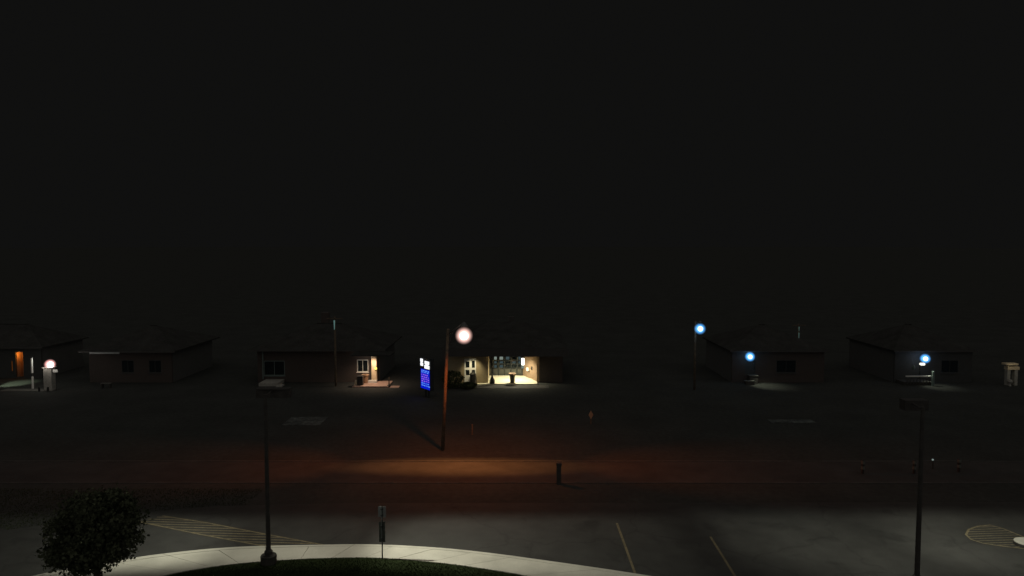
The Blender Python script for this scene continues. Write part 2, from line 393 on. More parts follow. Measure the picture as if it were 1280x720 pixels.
# ------------------------------------------------------------------ lot light poles (full cut-off heads, seen from above)
LOT_C = (.98, .98, .82)
def lot_pole(X, Y, H, lab, mods, front, back, left, right, bend=.001, r=.085):
    """the lamps sit up inside a deep dark head; its skirt cuts the light off towards the grass and the street"""
    t = thing('light_pole', (X, Y, 0), lab, 'light pole', 'parking lot light poles')
    MB().lathe(X, Y, [(.31, -.1), (.31, .40), (.295, .43), (.10, .432)], 20).build('concrete_base', M['base_conc'], t)
    MB().box(X - .17, X + .17, Y - .17, Y + .17, .433, .46).build('base_plate', M['bronze'], t)
    MB().lathe(X, Y, [(.16, .461), (.16, .58), (.10, .66)], 16).build('base_cover', M['bronze'], t)
    MB().tube([(X, Y, .66), (X, Y, H)], [r * 1.1, r * .8], 12).build('pole', M['bronze'], t)
    D, sy = .30, Y + .80
    MB().tube([(X, Y, H - .1), (X, sy - back - .012, H - .02)], .035, 8).build('arm', M['bronze'], t)
    x0, x1, y0, y1, w = X - left, X + right, sy - back, sy + front, .012
    yb = y0 - bend
    hd = MB().box(x0 - w - .005, x1 + w + .005, yb - w - .005, y1 + w + .005, H + .03, H + .09).build('lamp_head', M['bronze'], t, bevel=.01)
    # rear shield bent in the middle, so that the light follows the curve of the walk
    MB().prism([(x0 - w, yb - w), (X, y0 - w), (X, y0), (x0 - w, yb)], H - D, H + .045).build('skirt', M['bronze'], hd)
    MB().prism([(X + .0005, y0 - w), (x1 + w, yb - w), (x1 + w, yb), (X + .0005, y0)], H - D, H + .045).build('skirt', M['bronze'], hd)
    for bx in ((x0 - w, x1 + w, y1, y1 + w), (x0 - w, x0, yb + .003, y1 - .001), (x1, x1 + w, yb + .003, y1 - .001)):
        MB().box(*bx, H - D, H + .045).build('skirt', M['bronze'], hd)
    MB().box(x0 + .03, x1 - .03, y0 + .01, y1 - .01, H + .018, H + .028).build('lens', M['lit_white'], hd)
    for dx, dy, p, sz, bl in mods:
        lamp('lamp_module', 'SPOT', (X, sy, H - .02), p, LOT_C, t, .03, (X + dx, sy + dy, 0), R(sz), bl)
    return t
b0 = gp(336, 703.5, .1)
lot_pole(b0.x, b0.y, 6.9, 'dark light pole on round concrete base behind the curved walk',
         [(0, 1.5, 680, 140, 1), (-9.5, 1.5, 2200, 80, 1), (13.5, 1.6, 5000, 80, 1)], .175, .032, .6, .72, .085)
q0 = at(1146.5, 712, 25.8)
lot_pole(q0.x, 25.8, 6.9, 'dark light pole cut by the bottom edge at the right of the lot',
         [(0, 5, 1150, 115, 1), (8, 5, 2300, 75, 1), (-4, 6, 450, 60, 1)], .285, .10, .25, .6)

# sign post by the walk
p = gp(478, 698.5, .1); t = thing('sign_post', (p.x, p.y, .1), 'thin sign post with two plates at the edge of the curved walk', 'sign post')
MB().tube([(p.x, p.y, .05), (p.x, p.y, 2.26)], .026, 8).build('post', M['dark_frame'], t)
MB().box(p.x - .16, p.x + .16, p.y + .03, p.y + .034, 1.80, 2.25).build('sign_plate', M['signback'], t, bevel=.001)
lp = MB().box(p.x - .13, p.x + .12, p.y + .03, p.y + .034, .78, 1.62).build('sign_plate', M['signdark'], t); part_label(lp, 'dark lower sign plate')
for z in (1.9, 2.15, .95, 1.45): MB().box(p.x - .05, p.x + .05, p.y - .03, p.y + .03, z - .02, z + .02).build('bracket', M['dark_frame'], t)

# ------------------------------------------------------------------ tree beside the lot
def leaves_mesh(name, pts, size, m, parent, rnd):
    v, f = [], []
    for c in pts:
        n = Vector((rnd.gauss(0, 1), rnd.gauss(0, 1), rnd.gauss(0, .8))).normalized()
        a = n.orthogonal().normalized(); a.rotate(Matrix.Rotation(rnd.uniform(0, 6.28), 3, n)); b = n.cross(a)
        sz = size * rnd.uniform(.6, 1.25); i = len(v)
        for (u, w, k) in ((0, -.55, 0), (.42, -.25, .05), (.62, .22, -.05), (.22, .20, .04), (0, .75, -.1), (-.22, .20, .04), (-.62, .22, -.05), (-.42, -.25, .05)):
            v.append(tuple(c + (a * u + b * w + n * k) * sz))
        f += [(i, i+1, i+3), (i+1, i+2, i+3), (i, i+3, i+5), (i+3, i+4, i+5), (i, i+5, i+7), (i+5, i+6, i+7)]
    off = OFF[parent.name]; me = bpy.data.meshes.new(name)
    me.from_pydata([(x - off.x, y - off.y, z - off.z) for x, y, z in v], [], f); me.materials.append(m)
    o = bpy.data.objects.new(name, me); COL.objects.link(o); o.parent = parent; return o
c = at(119, 680, 25.8)
t = thing('maple_tree', (c.x, c.y, .0), 'dark leafy young tree standing left of the curved walk', 'tree')
rnd = random.Random(5); tk = MB(); tk.tube([(c.x, c.y, -.1), (c.x + .03, c.y, .9), (c.x - .02, c.y + .03, 1.8), (c.x, c.y, 2.8), (c.x, c.y, 3.7)], [.13, .10, .085, .05, .012], 10)
tips = []
for k in range(26):
    z = rnd.uniform(1.0, 3.0); a = k * 2.4 + rnd.uniform(-.3, .3); ln = (1.5 if z < 2.5 else 1.5 - (z - 2.5) * .8) * rnd.uniform(.8, 1.1)
    p0 = Vector((c.x, c.y, z)); d = Vector((math.cos(a), math.sin(a), .35))
    p1 = p0 + d * ln * .5; p2 = p0 + d * ln + Vector((0, 0, -.05))
    tk.tube([p0, p1, p2], [.03, .02, .006], 6); tips += [p1, p2]
    for q in range(2):
        e = p1 + Vector((rnd.uniform(-.5, .5), rnd.uniform(-.5, .5), rnd.uniform(.0, .5))); tk.tube([p1, e], [.012, .004], 5); tips.append(e)
tk.build('trunk', M['bark'], t, smooth=True)
pts = []; R0, zc = 1.60, 2.0
clumps = []
for k in range(185):
    d = Vector((rnd.gauss(0, 1), rnd.gauss(0, 1), rnd.gauss(0, 1))).normalized(); q = rnd.uniform(.35, 1.0) ** .5
    zz = 1.42 if d.z < 0 else 2.1
    clumps.append(Vector((c.x + d.x * q * R0 * .93, c.y + d.y * q * R0 * .93, zc + d.z * q * zz * .85)))
for cl in clumps + tips:
    for _ in range(46):
        pts.append(cl + Vector((rnd.gauss(0, .16), rnd.gauss(0, .16), rnd.gauss(0, .13))))
leaves_mesh('crown', pts, .105, M['leaf'], t, rnd)

# ------------------------------------------------------------------ street lamp on the wooden pole
bp_ = gp(553, 563); tp = at(560, 411, bp_.y)
t = thing('street_lamp', (bp_.x, bp_.y, 0), 'leaning wooden street lamp pole with glowing lamp over the road', 'street lamp')
MB().tube([(bp_.x, bp_.y, -.3), tuple(tp)], [.115, .085], 12).build('pole', M['wood'], t, smooth=True)
hd = at(580, 419.5, 41.7)
MB().tube([(tp.x, tp.y - .1, tp.z - .35), (tp.x + .4, tp.y - .9, tp.z + .02), (hd.x, hd.y + .06, hd.z + .78)], .03, 8).build('arm', M['galv'], t, smooth=True)
MB().tube([(tp.x + .02, tp.y - .1, tp.z - 1.0), (tp.x + .4, tp.y - .9, tp.z - .02)], .018, 6).build('brace', M['galv'], t)
MB().lathe(hd.x, hd.y, [(.05, hd.z + .80), (.12, hd.z + .74), (.16, hd.z + .66), (.26, hd.z + .57), (.26, hd.z + .55)], 18).build('lamp_hood', M['galv'], t, smooth=True)
sh = MB().ball(hd, .56, 24, 14).build('glow_globe', bloom_globe(*SHELL_SODIUM, 4.6, hd, .56, 1.5), t, smooth=True)
MB().ball((hd.x, hd.y, hd.z - .02), .24, 20, 12, .9).build('lamp_bulb', M['sodium_core'], sh, smooth=True)
SOD = (1, .32, .07)
lamp('lamp_light', 'SPOT', (hd.x, hd.y, hd.z - .70), 2700, (1, .37, .10), t, .12, (hd.x, hd.y - .9, 0), R(34), 1.0, 4.6)
for sd in (-1, 1): lamp('lamp_side_light', 'SPOT', (hd.x, hd.y, hd.z - .72), 2600, (1, .19, .02), t, .12, (hd.x + 15 * sd, hd.y - 1.2, 0), R(46), 1.0)
lamp('lamp_glow_light', 'SPOT', (hd.x, hd.y - .2, hd.z - .75), 850, (1, .20, .03), t, .15, (hd.x + .01, hd.y - .2, 0), R(158), .7)

# ------------------------------------------------------------------ small bluish lamps
def globe_lamp(px, py, Y, rad, core, shell, name, lab, cat, wood=True, light=0, colr=(.6, .8, 1), arm=.6):
    h = at(px, py, Y); X, Yp = h.x - .25, Y + arm
    t = thing(name, (X, Yp, 0), lab, cat)
    MB().tube([(X, Yp, -.2), (X, Yp, h.z + .6)], [.11, .085], 10).build('pole', M['wood'] if wood else M['dark_frame'], t, smooth=True)
    MB().tube([(X, Yp, h.z + .3), (X + .1, Yp - arm * .5, h.z + .52), (h.x, h.y, h.z + .42)], .025, 8).build('arm', M['galv'], t, smooth=True)
    MB().lathe(h.x, h.y, [(.06, h.z + rad + .16), (.13, h.z + rad + .08), (.16, h.z + rad * .9)], 14).build('lamp_hood', M['galv'], t)
    g_ = MB().ball(h, rad, 22, 14).build('glow_globe', bloom_globe(*shell, 3.6, h, rad), t, smooth=True)
    MB().ball((h.x + .03, h.y, h.z), rad * .42, 18, 12).build('lamp_bulb', core, g_, smooth=True)
    if light: lamp('lamp_light', 'POINT', (h.x, h.y - .1, h.z - rad - .12), light, colr, t, .1)
    return t
globe_lamp(875, 411, 62, .54, M['blue_core'], SHELL_BLUE, 'yard_light', 'tall wooden pole with the highest of the blue glowing lamps', 'yard light')

# ------------------------------------------------------------------ houses
def window(parent, x0, x1, y, z0, z1, fr, pane, nx=1, nz=1, sill=True, w=.06):
    f = MB()
    f.box(x0, x0 + w, y - .05, y + .04, z0, z1); f.box(x1 - w, x1, y - .05, y + .04, z0, z1)
    f.box(x0 + w, x1 - w, y - .05, y + .04, z0, z0 + w); f.box(x0 + w, x1 - w, y - .05, y + .04, z1 - w, z1)
    o = f.build('window', fr, parent)
    iw, ih = (x1 - x0 - 2 * w), (z1 - z0 - 2 * w)
    for i in range(1, nx): MB().box(x0 + w + iw * i / nx - .02, x0 + w + iw * i / nx + .02, y - .04, y + .03, z0 + w, z1 - w).build('mullion', fr, o)
    for i in range(nx):
        for j in range(nz):
            pm = pane[(i + j * nx) % len(pane)] if isinstance(pane, list) else pane
            MB().box(x0 + w + iw * i / nx + .022, x0 + w + iw * (i + 1) / nx - .022, y - .01, y + .005, z0 + w + ih * j / nz + .02, z0 + w + ih * (j + 1) / nz - .02).build('pane', pm, o)
    if sill: MB().box(x0 - .05, x1 + .05, y - .12, y + .02, z0 - .07, z0 - .002).build('sill', fr, o)
    return o
def wall_with_openings(mb, x0, x1, y, th, z0, z1, ops):
    """front wall with rectangular openings (xa, xb, za, zb), not overlapping in x"""
    ops = sorted(ops); x = x0
    for xa, xb, za, zb in ops:
        if xa > x: mb.box(x, xa, y, y + th, z0, z1)
        if za > z0: mb.box(xa, xb, y, y + th, z0, za)
        if zb < z1: mb.box(xa, xb, y, y + th, zb, z1)
        x = xb
    if x < x1: mb.box(x, x1, y, y + th, z0, z1)
def hip_roof(parent, x0, x1, y0, y1, z, rise, m, ov=.5, fascia=None):
    ym = (y0 + y1) / 2; a, b = y0 - ov, y1 + ov; xa, xb = x0 - ov, x1 + ov; run = min((b - a) / 2, (xb - xa) / 2 - .3)
    mb = MB(); mb.v = [(xa, a, z), (xb, a, z), (xb, b, z), (xa, b, z), (xa, a, z + .12), (xb, a, z + .12), (xb, b, z + .12), (xa, b, z + .12), (xa + run, ym, z + rise), (xb - run, ym, z + rise)]
    mb.f = [(3, 2, 1, 0), (0, 1, 5, 4), (1, 2, 6, 5), (2, 3, 7, 6), (3, 0, 4, 7), (4, 5, 9, 8), (5, 6, 9), (6, 7, 8, 9), (7, 4, 8)]
    r = mb.build('roof', m, parent)
    MB().box(xa, xb, a - .10, a - .005, z - .02, z + .10).build('gutter', fascia or M['fascia'], r)
    MB().box(xa + run, xb - run, ym - .08, ym + .08, z + rise - .01, z + rise + .05).build('ridge_cap', m, r)
    return r
def box_walls(parent, x0, x1, y0, y1, z1, m, ops=(), th=.2):
    mb = MB(); wall_with_openings(mb, x0, x1, y0, th, 0, z1, list(ops))
    o = mb.build('wall', m, parent)
    for bx in ((x0, x0 + th, y0 + th, y1 - th), (x1 - th, x1, y0 + th, y1 - th), (x0, x1, y1 - th, y1)): MB().box(*bx, 0, z1).build('wall', M['side_wall_lift'], parent)
    return o
def chimney(parent, roof, x, y, z0, z1):
    MB().box(x - .35, x + .35, y - .3, y + .3, z0, z1).build('chimney', M['red_brick'], roof)
def door(parent, x0, x1, y, z0, z1, m, panes=(), fr=None):
    d = MB().box(x0, x1, y, y + .05, z0, z1).build('door', m, parent)
    MB().box(x1 - .16, x1 - .11, y - .06, y - .002, z0 + .95, z0 + 1.08).build('handle', M['galv'], d)
    for (a, b, c_, e) in panes: MB().box(a, b, y - .012, y - .002, c_, e).build('pane', M['glass'], d)
    return d

# --- the building with the bright recessed entrance ---------------------------
FY, BY = 65.2, 69.0                                    # front wall plane, recessed shop-front plane
def X_(px, Y): return (px - 640) * (Y * CT + (CAM_H - 1.0) * ST) / FPX
def Z_(py, Y): return at(640, py, Y).z
xL, xR = X_(610, FY), X_(671, 66.0)
t = thing('entrance_building', ((xL + xR) / 2, FY, 0), 'low building with bright cream recessed entrance and glass front', 'building'); EB = t
wx0 = X_(560, FY); wx1 = X_(704, FY)
dx0, dx1 = X_(580.5, FY), X_(595, FY)
mb = MB(); wall_with_openings(mb, wx0, xL, FY, .25, 0, 3.4, [(dx0, dx1, .12, 2.35)])
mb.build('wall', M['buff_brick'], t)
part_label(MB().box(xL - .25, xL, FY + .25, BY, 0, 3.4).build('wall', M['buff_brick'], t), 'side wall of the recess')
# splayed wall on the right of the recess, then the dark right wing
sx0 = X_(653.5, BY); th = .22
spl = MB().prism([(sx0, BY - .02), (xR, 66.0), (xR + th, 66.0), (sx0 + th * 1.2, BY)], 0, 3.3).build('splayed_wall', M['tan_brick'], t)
MB().prism([(sx0 - .03, BY - .08), (xR - .03, 65.94), (xR + th, 65.94), (sx0 + th * 1.2, BY - .06)], 2.42, 2.62).build('trim_band', M['cream'], spl)
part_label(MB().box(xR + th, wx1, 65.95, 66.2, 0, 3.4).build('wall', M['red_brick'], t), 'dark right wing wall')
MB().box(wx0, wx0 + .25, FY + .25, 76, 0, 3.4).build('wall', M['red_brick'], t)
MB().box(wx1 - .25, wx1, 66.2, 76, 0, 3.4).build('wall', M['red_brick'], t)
MB().box(wx0, wx1, 76, 76.2, 0, 3.4).build('wall', M['red_brick'], t)
# flat canopy over the recess and the hipped roof above
MB().box(wx0 + .3, wx1 - .3, 64.1, BY + .4, 2.78, 2.86).build('soffit', M['ceiling'], t)
MB().box(wx0 - .4, wx1 + .4, 63.9, 64.09, 2.74, 3.45).build('canopy_fascia', M['fascia'], t)
rf = MB(); a0, a1, b0_, b1 = wx0 - .4, wx1 + .4, 63.9, 76.6; n = 0
rf.v += [(a0, b0_, 3.46), (a1, b0_, 3.46), (a1, b1, 3.46), (a0, b1, 3.46), (a0 + 4, 70.2, 5.2), (a1 - 4, 70.2, 5.2)]
rf.f += [(0, 1, 5, 4), (1, 2, 5), (2, 3, 4, 5), (3, 0, 4), (3, 2, 1, 0)]
ro = rf.build('roof', M['shingle'], t)
MB().box(a1 - 5.5, a1 - 4.9, 71, 71.6, 4.2, 5.6).build('roof_vent', M['fascia'], ro)
# white double door on the left wing
dz0, dz1 = .12, 2.35
dm = (dx0 + dx1) / 2
fr = MB(); fr.box(dx0, dx0 + .09, FY - .03, FY + .12, dz0, dz1); fr.box(dx1 - .07, dx1, FY - .03, FY + .12, dz0, dz1); fr.box(dx0 + .09, dx1 - .07, FY - .03, FY + .12, dz1 - .09, dz1)
fr.build('door_frame', M['white'], t)
P = at
d = door(t, dx0 + .09, dm + .06, FY + .04, dz0, dz1 - .09, M['white'], [(X_(582.2, FY), X_(586.8, FY), Z_(459.5, FY), Z_(452, FY)), (X_(582.2, FY), X_(586.8, FY), Z_(468.8, FY), Z_(462.5, FY))])
d = door(t, dm + .065, dx1 - .07, FY + .04, dz0, dz1 - .09, M['white'], [(X_(589.8, FY), X_(593.6, FY), Z_(459.8, FY), Z_(450.5, FY)), (X_(589.8, FY), X_(593.6, FY), Z_(469, FY), Z_(462.5, FY))])
# glass shop-front with mullions, every pane its own piece
gx0, gx1 = xL, sx0; cols = [xL + .05, X_(616.2, BY), X_(623, BY), X_(630.8, BY), X_(638.8, BY), X_(646.5, BY), sx0 - .05]
rows = [.12, .80, 1.22, 1.58, 2.30, 2.76]
ff = MB()
for x in cols: ff.box(x - .05, x + .05, BY - .04, BY + .06, .12, 2.77)
for z in rows: ff.box(gx0, gx1, BY - .03, BY + .05, z - .035, z + .035)
sf = ff.build('shop_front', M['dark_frame'], t)
lit = {(1, 3): 'lit_pane', (2, 3): 'lit_pane', (1, 2): 'lit_pane_low', (1, 1): 'lit_pane_low', (2, 2): 'lit_pane_low', (2, 1): 'lit_pane_low', (3, 3): 'lit_pane_low', (4, 2): 'lit_pane_low', (5, 3): 'lit_pane_low', (5, 2): 'lit_pane_low'}
for i in range(len(cols) - 1):
    for j in range(len(rows) - 1):
        m_ = lit.get((i, j))
        q = MB().box(cols[i] + .06, cols[i + 1] - .06, BY, BY + .02, rows[j] + .045, rows[j + 1] - .045).build('pane', M['glass'], sf)
        if m_:   # lit room seen through the pane: a bright blind behind part of it
            q2 = MB().box(cols[i] + .12, cols[i + 1] - .16, BY - .012, BY - .004, rows[j] + .08, rows[j + 1] - (.10 if j != 3 else .2)).build('blind', M[m_], sf)
MB().box(gx0 - .2, gx1 + .2, BY + .07, BY + .25, 0, 3.4).build('backing_wall', M['dark_frame'], t)
# bright porch floor with a step
pf = MB().prism([(X_(597, FY), FY - .5), (X_(672, 64.6), 64.7), (xR + .0, 66.0), (sx0, BY), (xL, BY), (xL, FY), (X_(597, FY), FY)], .0, .12).build('porch_floor', M['floor'], t)
w_ = MB().box(X_(596, 64), X_(686, 64), 63.1, 64.65, -.02, .03).build('front_path', M['kerb_old'])
struct(w_)
# black column with a flared base
cx, cy = X_(615.2, 64.9), 64.9
co = MB().lathe(cx, cy, [(.24, .12), (.24, .42), (.20, .50), (.12, .68), (.075, .80), (.075, 2.78)], 14).build('column', M['dark_plastic'], t, smooth=False)
# ceiling lamp, wall lantern, wall plates
sl = MB().lathe((xL + xR) / 2 + .3, 67.0, [(.22, 2.70), (.26, 2.73), (.26, 2.78)], 18).build('ceiling_lamp', M['lit_warm'], t)
lamp('lamp_light', 'SPOT', ((xL + xR) / 2 + .3, 66.6, 2.62), 760, (1, .92, .66), t, .2, ((xL + xR) / 2 + .2, 66.5, 0), R(150), .75)
lamp('lamp_light', 'SPOT', (X_(592, FY), 64.2, 2.66), 150, (1, .87, .55), t, .15, (X_(591, FY), 65.2, .9), R(84), .9)
lx, lz = X_(653.8, BY - .3), Z_(452.5, BY - .3)
wl = MB().box(lx - .15, lx + .14, BY - .36, BY - .12, lz - .30, lz + .38).build('wall_lantern', M['lit_white'], t, bevel=.03)
MB().box(lx - .16, lx + .10, BY - .33, BY - .15, lz - .62, lz - .36).build('lantern_tail', M['lit_pane'], wl)
MB().box(lx - .24, lx + .20, BY - .40, BY - .08, lz + .385, lz + .46).build('lantern_cap', M['dark_frame'], wl)
def on_splay(px, py, w, h, m, name, dep=.06):
    # plate fixed on the splayed wall
    dv = Vector((xR - sx0, 66.0 - BY, 0)).normalized(); nv = Vector((dv.y, -dv.x, 0))
    if nv.y > 0: nv = -nv
    best = None
    for k in range(201):
        q = Vector((sx0, BY, 0)).lerp(Vector((xR, 66.0, 0)), k / 200)
        e = abs(X_(px, q.y) - q.x)
        if best is None or e < best[0]: best = (e, q)
    q = best[1]; z = Z_(py, q.y); o = MB()
    n = 14; vv = []
    for s_ in (.012, dep):
        for k in range(n):
            a = 2 * math.pi * k / n; pnt = q + dv * (w / 2 * math.cos(a)) + nv * s_; vv.append((pnt.x, pnt.y, z + h / 2 * math.sin(a)))
    o.v = vv; o.f = [tuple(range(n)), tuple(range(2*n - 1, n - 1, -1))] + [(k, (k+1) % n, n + (k+1) % n, n + k) for k in range(n)]
    return o.build(name, m, spl)
on_splay(660, 461.5, .34, .36, M['lit_warm'], 'wall_lamp', .12)
on_splay(665, 460, .24, .34, M['dark_plastic'], 'wall_plate')
on_splay(661.5, 464.5, .2, .12, M['dark_plastic'], 'lamp_bracket', .05)

# things standing in the entrance
def bin_(px, py, Y, w, h):
    p = at(px, py, Y); x, y, z = p.x, Y, .12
    t = thing('trash_bin', (x, y, z), 'dark trash bin before the white double door', 'trash bin')
    MB().lathe(x, y, [(w * .42, z), (w * .5, z + h * .8)], 14).build('body', M['dark_plastic'], t)
    MB().lathe(x, y, [(w * .54, z + h * .802), (w * .54, z + h * .86), (w * .4, z + h * .97), (w * .15, z + h)], 14).build('lid', M['dark_plastic'], t, smooth=True)
bin_(591, 475, 64.95, .52, 1.0)
def pot(px, Y, w, h, z, m_body, m_rim, lab, name='planter', rimw=1.25, ball=None):
    x = X_(px, Y); t = thing(name, (x, Y, z), lab, 'planter')
    MB().lathe(x, Y, [(w * .36, z), (w * .47, z + h * .84), (w * .47, z + h * .86)], 18).build('pot', m_body, t)
    MB().lathe(x, Y, [(w * .5, z + h * .861), (w * .5 * rimw, z + h * .90), (w * .5 * rimw, z + h), (w * .42, z + h), (w * .42, z + h * .9)], 18).build('rim', m_rim, t)
    MB().lathe(x, Y, [(w * .40, z + h * .905), (w * .02, z + h * .95)], 14).build('soil', M['bark'], t)
    if ball:
        r_ = random.Random(int(px)); leaves_mesh('foliage', [Vector((x, Y, z + h + ball * .6)) + Vector((r_.gauss(0, ball * .5), r_.gauss(0, ball * .5), r_.gauss(0, ball * .4))) for _ in range(160)], .07, M['added_bush'], t, r_)
    return t
pot(640.5, 65.3, .56, .86, .12, M['dark_pot'], M['terracotta'], 'dark planter with tan rim in the bright entrance')
def added_bush(px, Y, w, h, lab, name='added_bush'):  # bushes added where the entrance light falls off into shade
    x = X_(px, Y); t = thing(name, (x, Y, 0), lab, 'added_bush', 'dark bushes added for shade before the buildings'); r_ = random.Random(int(px * 7))
    tr = MB()
    for k in range(6): tr.tube([(x, Y, -.05), (x + r_.uniform(-.4, .4) * w, Y + r_.uniform(-.3, .3) * w, h * .75)], [.03, .008], 6)
    tr.build('stems', M['bark'], t)
    ps = []
    for _ in range(1500):
        d = Vector((r_.gauss(0, 1), r_.gauss(0, 1), r_.gauss(0, 1))).normalized() * r_.uniform(.3, 1) ** .4
        ps.append(Vector((x + d.x * w / 2 * (1 + .1 * math.sin(d.z * 9)), Y + d.y * w / 2, h / 2 + d.z * h / 2)))
    leaves_mesh('foliage', ps, .10, M['added_bush'], t, r_)
added_bush(566, 63.6, 2.0, 1.55, 'dark round bush for the shade left of the bright entrance, behind the street lamp pole')
added_bush(585, 63.3, 1.5, .55, 'low dark bush for the shade beneath the white double door')

# --- blue glowing pylon sign ---------------------------------------------------
A = at(525.5, 484, 60.2); B = at(538.0, 487.5, 58.9); zt, zb = at(530, 449, 59.5).z, at(530, 487.5, 59.5).z
A.z = B.z = 0; ax = (B - A).normalized(); Ls = (B - A).length; nv = Vector((ax.y, -ax.x, 0)); nv = nv if nv.y < 0 else -nv
t = thing('pylon_sign', tuple((A + B) / 2), 'tall blue glowing pylon sign with white figure on top', 'sign')
def sbox(u0, u1, z0, z1, d0, d1, name, m, par):
    mb = MB(); pts_ = []
    for zz in (z0, z1):
        for (u, dd) in ((u0, d0), (u1, d0), (u1, d1), (u0, d1)):
            q = A + ax * (u * Ls) + nv * dd; pts_.append((q.x, q.y, zz))
    mb.v = pts_
    for q in ((3,2,1,0), (4,5,6,7), (0,1,5,4), (1,2,6,5), (2,3,7,6), (3,0,4,7)): mb.f.append(q)
    return mb.build(name, m, par, bevel=min(.05, (u1 - u0) * Ls * .3) if 'figure' in name else 0)
cab = sbox(0, 1, zb, zt + .1, -.35, 0, 'cabinet', M['dark_frame'], t)
face = sbox(.06, .94, zb + .08, zb + 1.72, .004, .012, 'blue_face', M['sign_blue'], t)
sbox(.3, .42, -.1, zb - .002, -.22, -.14, 'post', M['dark_frame'], t); sbox(.6, .72, -.1, zb - .002, -.22, -.14, 'post', M['dark_frame'], t)
H_ = zt - zb
for u0, u1, a0_, a1_ in ((.06, .32, .76, .865), (.05, .30, .885, .99), (.10, .24, .85, .9), (.48, .92, .845, .945), (.46, .94, .70, .815), (.56, .84, .80, .86)):
    sbox(u0, u1, zb + H_ * a0_, zb + H_ * a1_, .014, .05, 'white_figure', M['sign_white'], face)
r_ = random.Random(9)
for row, (z_, mm) in enumerate(((.60, 'sign_cyan'), (.545, 'sign_cyan'), (.47, 'sign_violet'), (.40, 'sign_violet'), (.33, 'sign_violet'), (.26, 'sign_violet'), (.19, 'sign_cyan'), (.12, 'sign_cyan'))):
    u = .14
    while u < .82:
        w = r_.uniform(.06, .16); sbox(u, u + w, zb + H_ * (z_ + r_.uniform(-.008, .008)), zb + H_ * (z_ + .03), .014, .02, 'lettering', M[mm], face); u += w + r_.uniform(.04, .12)

# --- house with the warm lit porch, and the double window ------------------------
PY = 66.2
hx0, hx1 = X_(322, PY), X_(474, PY)
t = thing('brick_house', ((hx0 + hx1) / 2, PY, 0), 'dark brick house with small warm lit porch at its right end', 'house'); BH = t
wA, wB = X_(330, PY), X_(356, PY); wz0, wz1 = .62, 2.0
w2a, w2b = X_(446.5, PY), X_(460.5, PY)
pc0, pc1 = X_(464.8, 65.6), X_(471.2, 65.6)
box_walls(t, hx0, hx1, PY, 75, 3.0, M['red_brick'], [(wA, wB, wz0, wz1), (w2a, w2b, .95, 2.1)])
r_ = hip_roof(t, hx0, hx1, PY, 75, 3.0, 2.0, M['shingle'], .7); chimney(t, r_, hx0 + 5, 71.5, 4.2, 6.0)
window(t, wA, wB, PY + .05, wz0, wz1, M['teal_paint'], M['glass'], 2, 1)
window(t, w2a, w2b, PY + .05, .95, 2.1, M['white'], M['glass'], 2, 1)
MB().tube([(X_(328.8, PY - .1), PY - .1, .3), (X_(328.8, PY - .1), PY - .1, 2.9)], .06, 8).build('downspout', M['teal_paint'], t)
MB().box(X_(327, 65), X_(350, 65), 64.2, PY - .005, -.02, .28).build('stoop', M['stone'], t)
MB().box(X_(349.8, 65) , X_(357, 65), 63.8, 64.6, -.02, .14).build('step', M['stone'], t)
# porch
MB().box(X_(443, 64.5), X_(487, 64.5), 63.6, PY - .005, -.02, .12).build('porch_floor', M['floor_pink'], t)
MB().box(pc0, pc1, 65.4, 65.8, .12, 2.9).build('porch_column', M['cream'], t, bevel=.02)
MB().box(X_(460.8, 65.4), pc1 + .05, 65.1, 65.39, .12, .36).build('column_plinth', M['white'], t)
MB().box(X_(440, 64), X_(490, 64), 63.4, 65.5, 2.86, 2.96).build('porch_roof', M['shingle'], t)
MB().box(X_(488, 64), X_(499, 64), 63.5, 64.4, -.02, .02).build('side_path', M['floor_pink'], t)
lp_ = MB().ball((X_(469.8, 65.3), 65.32, Z_(460.6, 65.3)), .11, 12, 8).build('column_lamp', M['lit_yellow'], t, smooth=True)
MB().box(X_(469.8, 65.3) - .03, X_(469.8, 65.3) + .03, 65.33, 65.4, Z_(460.6, 65.3) - .14, Z_(460.6, 65.3) + .14).build('lamp_bracket', M['dark_frame'], lp_)
lamp('lamp_light', 'SPOT', (X_(466, 64.4), 64.4, 2.6), 230, (1, .74, .54), t, .1, (X_(466, 64.4), 64.6, 0), R(150), .6)
lamp('lamp_light', 'POINT', (X_(456, 65.0), 65.2, 2.4), 9, (1, .9, .8), t, .08)
pot(456.6, 65.2, .62, .78, .12, M['terracotta'], M['terracotta'], 'pale terracotta planter under the porch window', ball=None, rimw=1.1)
x = X_(450.3, 64.2); y = 64.2; tb = thing('storage_box', (x, y, .12), 'black boxy bin at the left end of the warm lit porch', 'bin')
MB().box(x - .25, x + .25, y - .25, y + .25, .12, .88).build('body', M['dark_plastic'], tb, bevel=.03)
MB().box(x - .28, x + .28, y - .28, y + .28, .882, .95).build('lid', M['dark_plastic'], tb, bevel=.02)
for sx_ in (-1, 1): MB().tube([(x + sx_ * .2, y + .15, .15), (x + sx_ * .2, y + .28, .15)], .07, 10).build('wheel', M['dark_plastic'], tb)
x = X_(445.3, 64.2); tag(MB().lathe(x, 64.1, [(.11, .121), (.13, .45), (.10, .55), (.06, .60)], 12).build('lit_edge_urn', M['cream']), 'small cream urn for the lit left edge of the black bin', 'urn')  # urn put in place of the bin's lit left edge
x = X_(486, 63.9); tb = thing('path_post', (x, 63.9, .0), 'short post with ball foot at the right end of the porch', 'post')
MB().tube([(x, 63.9, .2), (x + .03, 63.9, .85)], [.06, .035], 8).build('post', M['wood'], tb); MB().ball((x, 63.9, .10), .16, 12, 8, .8).build('foot', M['dark_plastic'], tb, smooth=True)

